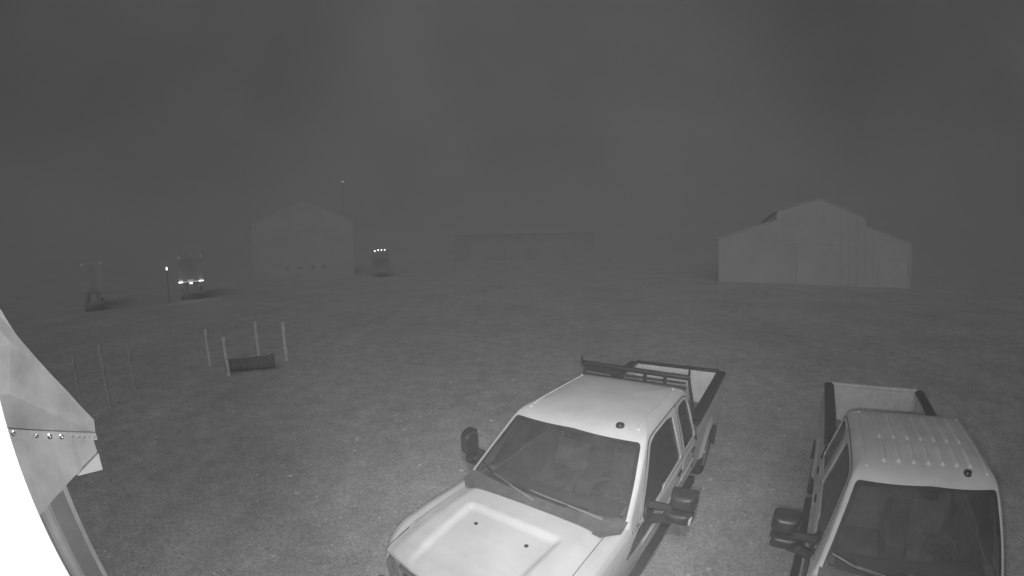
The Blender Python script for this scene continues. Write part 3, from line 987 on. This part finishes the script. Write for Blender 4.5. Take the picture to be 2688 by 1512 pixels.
    # wheels
    for cu_ in (AX_F, AX_R):
        for s in (-1, 1):
            c = T(cu_, s * .88, TR)
            prof = [(.24, s * .12), (.30, s * .135), (.37, s * .13), (.395, s * .10), (.405, s * .05), (.405, -s * .05), (.395, -s * .10), (.36, -s * .13), (.24, -s * .12)]
            w = empty('wheel', c); w.parent = t
            MB().lathe(prof, (0, 0, 0), n=40).build('tyre', M['rubber'], w)
            MB().lathe([(0, s * .07), (.06, s * .085), (.08, s * .05), (.16, s * .06), (.21, s * .10), (.245, s * .125), (.245, -s * .12)], (0, 0, 0), n=32).build('rim', M['rim'], w)
            MB().lathe([(0, s * .115), (.045, s * .11), (.055, s * .06)], (0, 0, 0), n=16).build('hub_cap', M['chrome'], w)
    for s in (-1, 1):
        MB().box(T(AX_R - .56, s * .93, .50), (.26, .015, .36)).build('mud_flap', M['rubber'], t, smooth=False)
    # frame under the body
    MB().box(T(-.3, 0, .55), (.9, 5.6, .14)).build('chassis', M['rubber'], t, smooth=False)
    # mirrors
    for s in (-1, 1):
        if ribs and s > 0:
            continue
        mr = empty('wing_mirror', T(.95, s * 1.0, 1.33)); mr.parent = t
        if not ribs:
            mr['label'] = 'black tow mirror on the driver side' if s > 0 else 'black tow mirror on the passenger side'
        O = Vector(T(.95, s * 1.0, 1.33))
        q = lambda u, v, z: Vector(T(u, s * v, z)) - O
        MB().prism(fillet([(1.13, 1.00), (1.08, 1.33), (.93, 1.40), (.80, 1.28), (.90, 1.02)], .03, 3), lambda p, z, d: q(p, (side_v(z) if z > 1.17 else 1.0) + d, z), .004, .035).build('mount_plate', M['black'], mr, smooth=False, bevel=.006)
        def head(mb, v0, v1, z0, z1, u0, depth):
            vm, zm = (v0 + v1) / 2, (z0 + z1) / 2
            n1, n2 = 28, 8
            vs = []; fs = []
            for j in range(n2 + 1):
                t_ = j / n2
                k = math.cos(t_ * pi / 2) ** .55 if t_ < 1 else 0.0
                uu = u0 + depth * math.sin(t_ * pi / 2)
                for i in range(n1):
                    a = 2 * pi * i / n1
                    cx = math.copysign(abs(math.cos(a)) ** .26, math.cos(a)); cz_ = math.copysign(abs(math.sin(a)) ** .26, math.sin(a))
                    vs.append(q(uu, vm + cx * (v1 - v0) / 2 * max(k, .02), zm + cz_ * (z1 - z0) / 2 * max(k, .02)))
            for j in range(n2):
                for i in range(n1):
                    fs.append((j * n1 + i, j * n1 + (i + 1) % n1, (j + 1) * n1 + (i + 1) % n1, (j + 1) * n1 + i))
            fs.append(tuple(range(n1)))
            mb.add(vs, fs)
            return mb
        if s < 0 and not ribs:
            head(MB(), 1.29, 1.45, 1.26, 1.61, .90, .20).build('mirror_head', M['black'], mr, angle=50)
            head(MB(), 1.22, 1.42, 1.14, 1.28, .91, .15).build('spotter_head', M['black'], mr, angle=50)
        else:
            head(MB(), 1.205, 1.485, 1.365, 1.565, .90, .17).build('mirror_head', M['black'], mr, angle=50)
            head(MB(), 1.15, 1.465, 1.17, 1.325, .91, .13).build('spotter_head', M['black'], mr, angle=50)
        MB().box(q(.90, 1.36, 1.46), (.14, .004, .16)).build('mirror_glass', M['chrome'], mr, smooth=False)
        MB().box(q(.985, 1.452, 1.25), (.025, .08, .075)).build('side_lamp', M['flash'] if (s > 0 and not ribs) else M['dash'], mr, bevel=.01)
        MB().tube([q(.96, .98, 1.315), q(.97, 1.10, 1.33), q(.97, 1.26, 1.34)], [.055, .045, .04], 10).build('upper_arm', M['black'], mr)
        MB().tube([q(.96, .99, 1.13), q(.97, 1.12, 1.18), q(.97, 1.26, 1.20)], [.06, .05, .045], 10).build('lower_arm', M['black'], mr)
    # cabin
    def dsh(a, b):
        v = -.86 + 1.72 * b
        pr = [(1.42, 1.33), (1.30, 1.31), (1.12, 1.27), (1.0, 1.22), (.95, 1.12), (.97, .95), (1.02, .80)]
        s_ = a * (len(pr) - 1); i = min(int(s_), len(pr) - 2); f = s_ - i
        u = pr[i][0] + (pr[i + 1][0] - pr[i][0]) * f; z = pr[i][1] + (pr[i + 1][1] - pr[i][1]) * f
        bulge = .035 * math.exp(-((v - .42) / .2) ** 2) * (1 if a > .2 else 0)
        return T(u - .09 * (v / .86) ** 2 - bulge, v, z + bulge * .6)
    da = MB().grid(dsh, 24, 30).build('dashboard', M['dash'], t)
    swc = Vector(T(.78, .42, 1.15)); tilt = Matrix.Rotation(math.radians(-28), 3, 'X')
    ring = [swc + tilt @ Vector((.195 * math.cos(a), -.0, .195 * math.sin(a))) for a in [2 * pi * k / 32 for k in range(33)]]
    sw = MB().tube(ring, .017, 8, cap=False).build('steering_wheel', M['dash'], t)
    MB().tube([swc, swc + Vector((0, -.30, -.08))], [.06, .04], 10).build('steering_column', M['dash'], sw)
    for a in (0.1, pi - .1, -pi / 2):
        MB().tube([swc, swc + tilt @ Vector((.185 * math.cos(a), 0, .185 * math.sin(a)))], .014, 6).build('wheel_spoke', M['dash'], sw)
    def seat(v, w, u, hd_):
        st = MB().box(T(u + .25, v, .86), (w, .52, .18)).build('seat', M['inner'], t, bevel=.06)
        MB().box(T(u - .06, v, 1.18), (w, .16, .62), Matrix.Rotation(math.radians(-13), 3, 'X')).build('backrest', M['inner'], st, bevel=.06)
        for x in hd_:
            MB().box(T(u - .16, v + x, 1.60), (.26, .10, .19)).build('headrest', M['inner'], st, bevel=.045)
    seat(.42, .52, .02, (0,)); seat(-.42, .52, .02, (0,))
    MB().box(T(.2, 0, .95), (.26, .6, .2)).build('centre_console', M['dash'], t, bevel=.04)
    seat(0, 1.5, -.72, (-.45, .45))
    MB().box(T(.78, 0, 1.80), (.24, .03, .07)).build('rear_view_mirror', M['black'], t, bevel=.015)
    # headache rack
    if rack:
        rk = empty('headache_rack', T(-1.17, 0, 1.42)); rk.parent = t
        O = Vector(T(-1.17, 0, 1.42))
        q = lambda v, z, u=-1.17: Vector(T(u, v, z)) - O
        B = lambda mb, nm, **k: mb.build(nm, M['black'], rk, **k)
        B(MB().tube([q(-.93, 2.045), q(.79, 2.02)], .040, 8), 'top_bar')
        for z, w in ((1.935, .020), (1.865, .022), (1.79, .022)):
            B(MB().tube([q(-.88, z), q(.75, z)], w, 8), 'cross_bar')
        for s in (-1, 1):
            v = .785 if s > 0 else -.925
            B(MB().tube([q(v, 2.15), q(v, 1.98)], .016, 8), 'end_stake')
            B(MB().tube([q(v, 2.02), q(s * .80 if s > 0 else -.88, 1.93), q(s * .92, 1.42)], .022, 8), 'leg')
            B(MB().box(q(s * .92, 1.425, -1.24), (.12, .3, .02)), 'foot_plate', smooth=False)
        for v in (.43, .12):
            B(MB().box(q(v, 1.92), (.05, .03, .24)), 'upright', smooth=False)
        B(MB().box(q(-.30, 1.95), (.14, .05, .20)), 'upright', smooth=False)
        B(MB().box(q(-.62, 2.0), (.50, .03, .10)), 'light_plate', smooth=False)
    return t

make_truck((1.104, 4.834), -.644, 'white pickup with smooth roof, black headache rack and number 1191, nearest the camera', 'paint', rack=True, number='1191')
make_truck((4.046, 2.454), -.703, 'duller white pickup with ribbed roof, cut off at the lower right corner', 'paint_b', ribs=True)

# ------------------------------------------------------------------ loose stones on the gravel
def stones():
    mm, n, b = new_mat('loose_stone')
    ge = n.nodes.new('ShaderNodeNewGeometry')
    r = n.nodes.new('ShaderNodeValToRGB')
    r.color_ramp.elements[0].color = (.30, .30, .30, 1)
    r.color_ramp.elements[1].color = (.85, .85, .85, 1)
    e = r.color_ramp.elements.new(.85); e.color = (.5, .5, .5, 1)
    n.links.new(ge.outputs['Random Per Island'], r.inputs[0])
    n.links.new(r.outputs[0], b.inputs['Base Color'])
    b.inputs['Roughness'].default_value = .85
    base_v = [(1, 0, 0), (-1, 0, 0), (0, 1, 0), (0, -1, 0), (0, 0, .7), (.6, .6, .45), (-.6, .6, .4), (-.6, -.6, .45), (.6, -.6, .4), (0, 0, -.3)]
    bm = bmesh.new()
    for p in base_v: bm.verts.new(p)
    bmesh.ops.convex_hull(bm, input=bm.verts)
    bm.verts.ensure_lookup_table()
    vv = [v.co.copy() for v in bm.verts]; ff = [tuple(x.index for x in f.verts) for f in bm.faces]
    bm.free()
    V, Fc = [], []
    k = 0
    while k < 14000:
        az = random.uniform(-1.15, 1.15); R_ = 1.6 + 15 * random.random() ** 1.3
        x, y = R_ * math.sin(az), R_ * math.cos(az)
        s = min(.036, .007 + random.expovariate(1 / .0075))
        a = random.uniform(0, 6.28); ca, sa = math.cos(a), math.sin(a); sx, sy, sz = (random.uniform(.7, 1.3) for _ in range(3))
        o = len(V)
        for p in vv:
            px, py, pz = p.x * sx * s * random.uniform(.8, 1.2), p.y * sy * s * random.uniform(.8, 1.2), p.z * sz * s
            V.append((x + px * ca - py * sa, y + px * sa + py * ca, pz + s * .15))
        Fc += [tuple(i + o for i in f) for f in ff]
        k += 1
    me = D.meshes.new('loose_gravel'); me.from_pydata(V, [], Fc); me.materials.append(mm)
    o = D.objects.new('loose_gravel', me); COL.objects.link(o)
    tag(o, 'loose pale stones scattered over the gravel yard', 'gravel', kind='stuff')
stones()
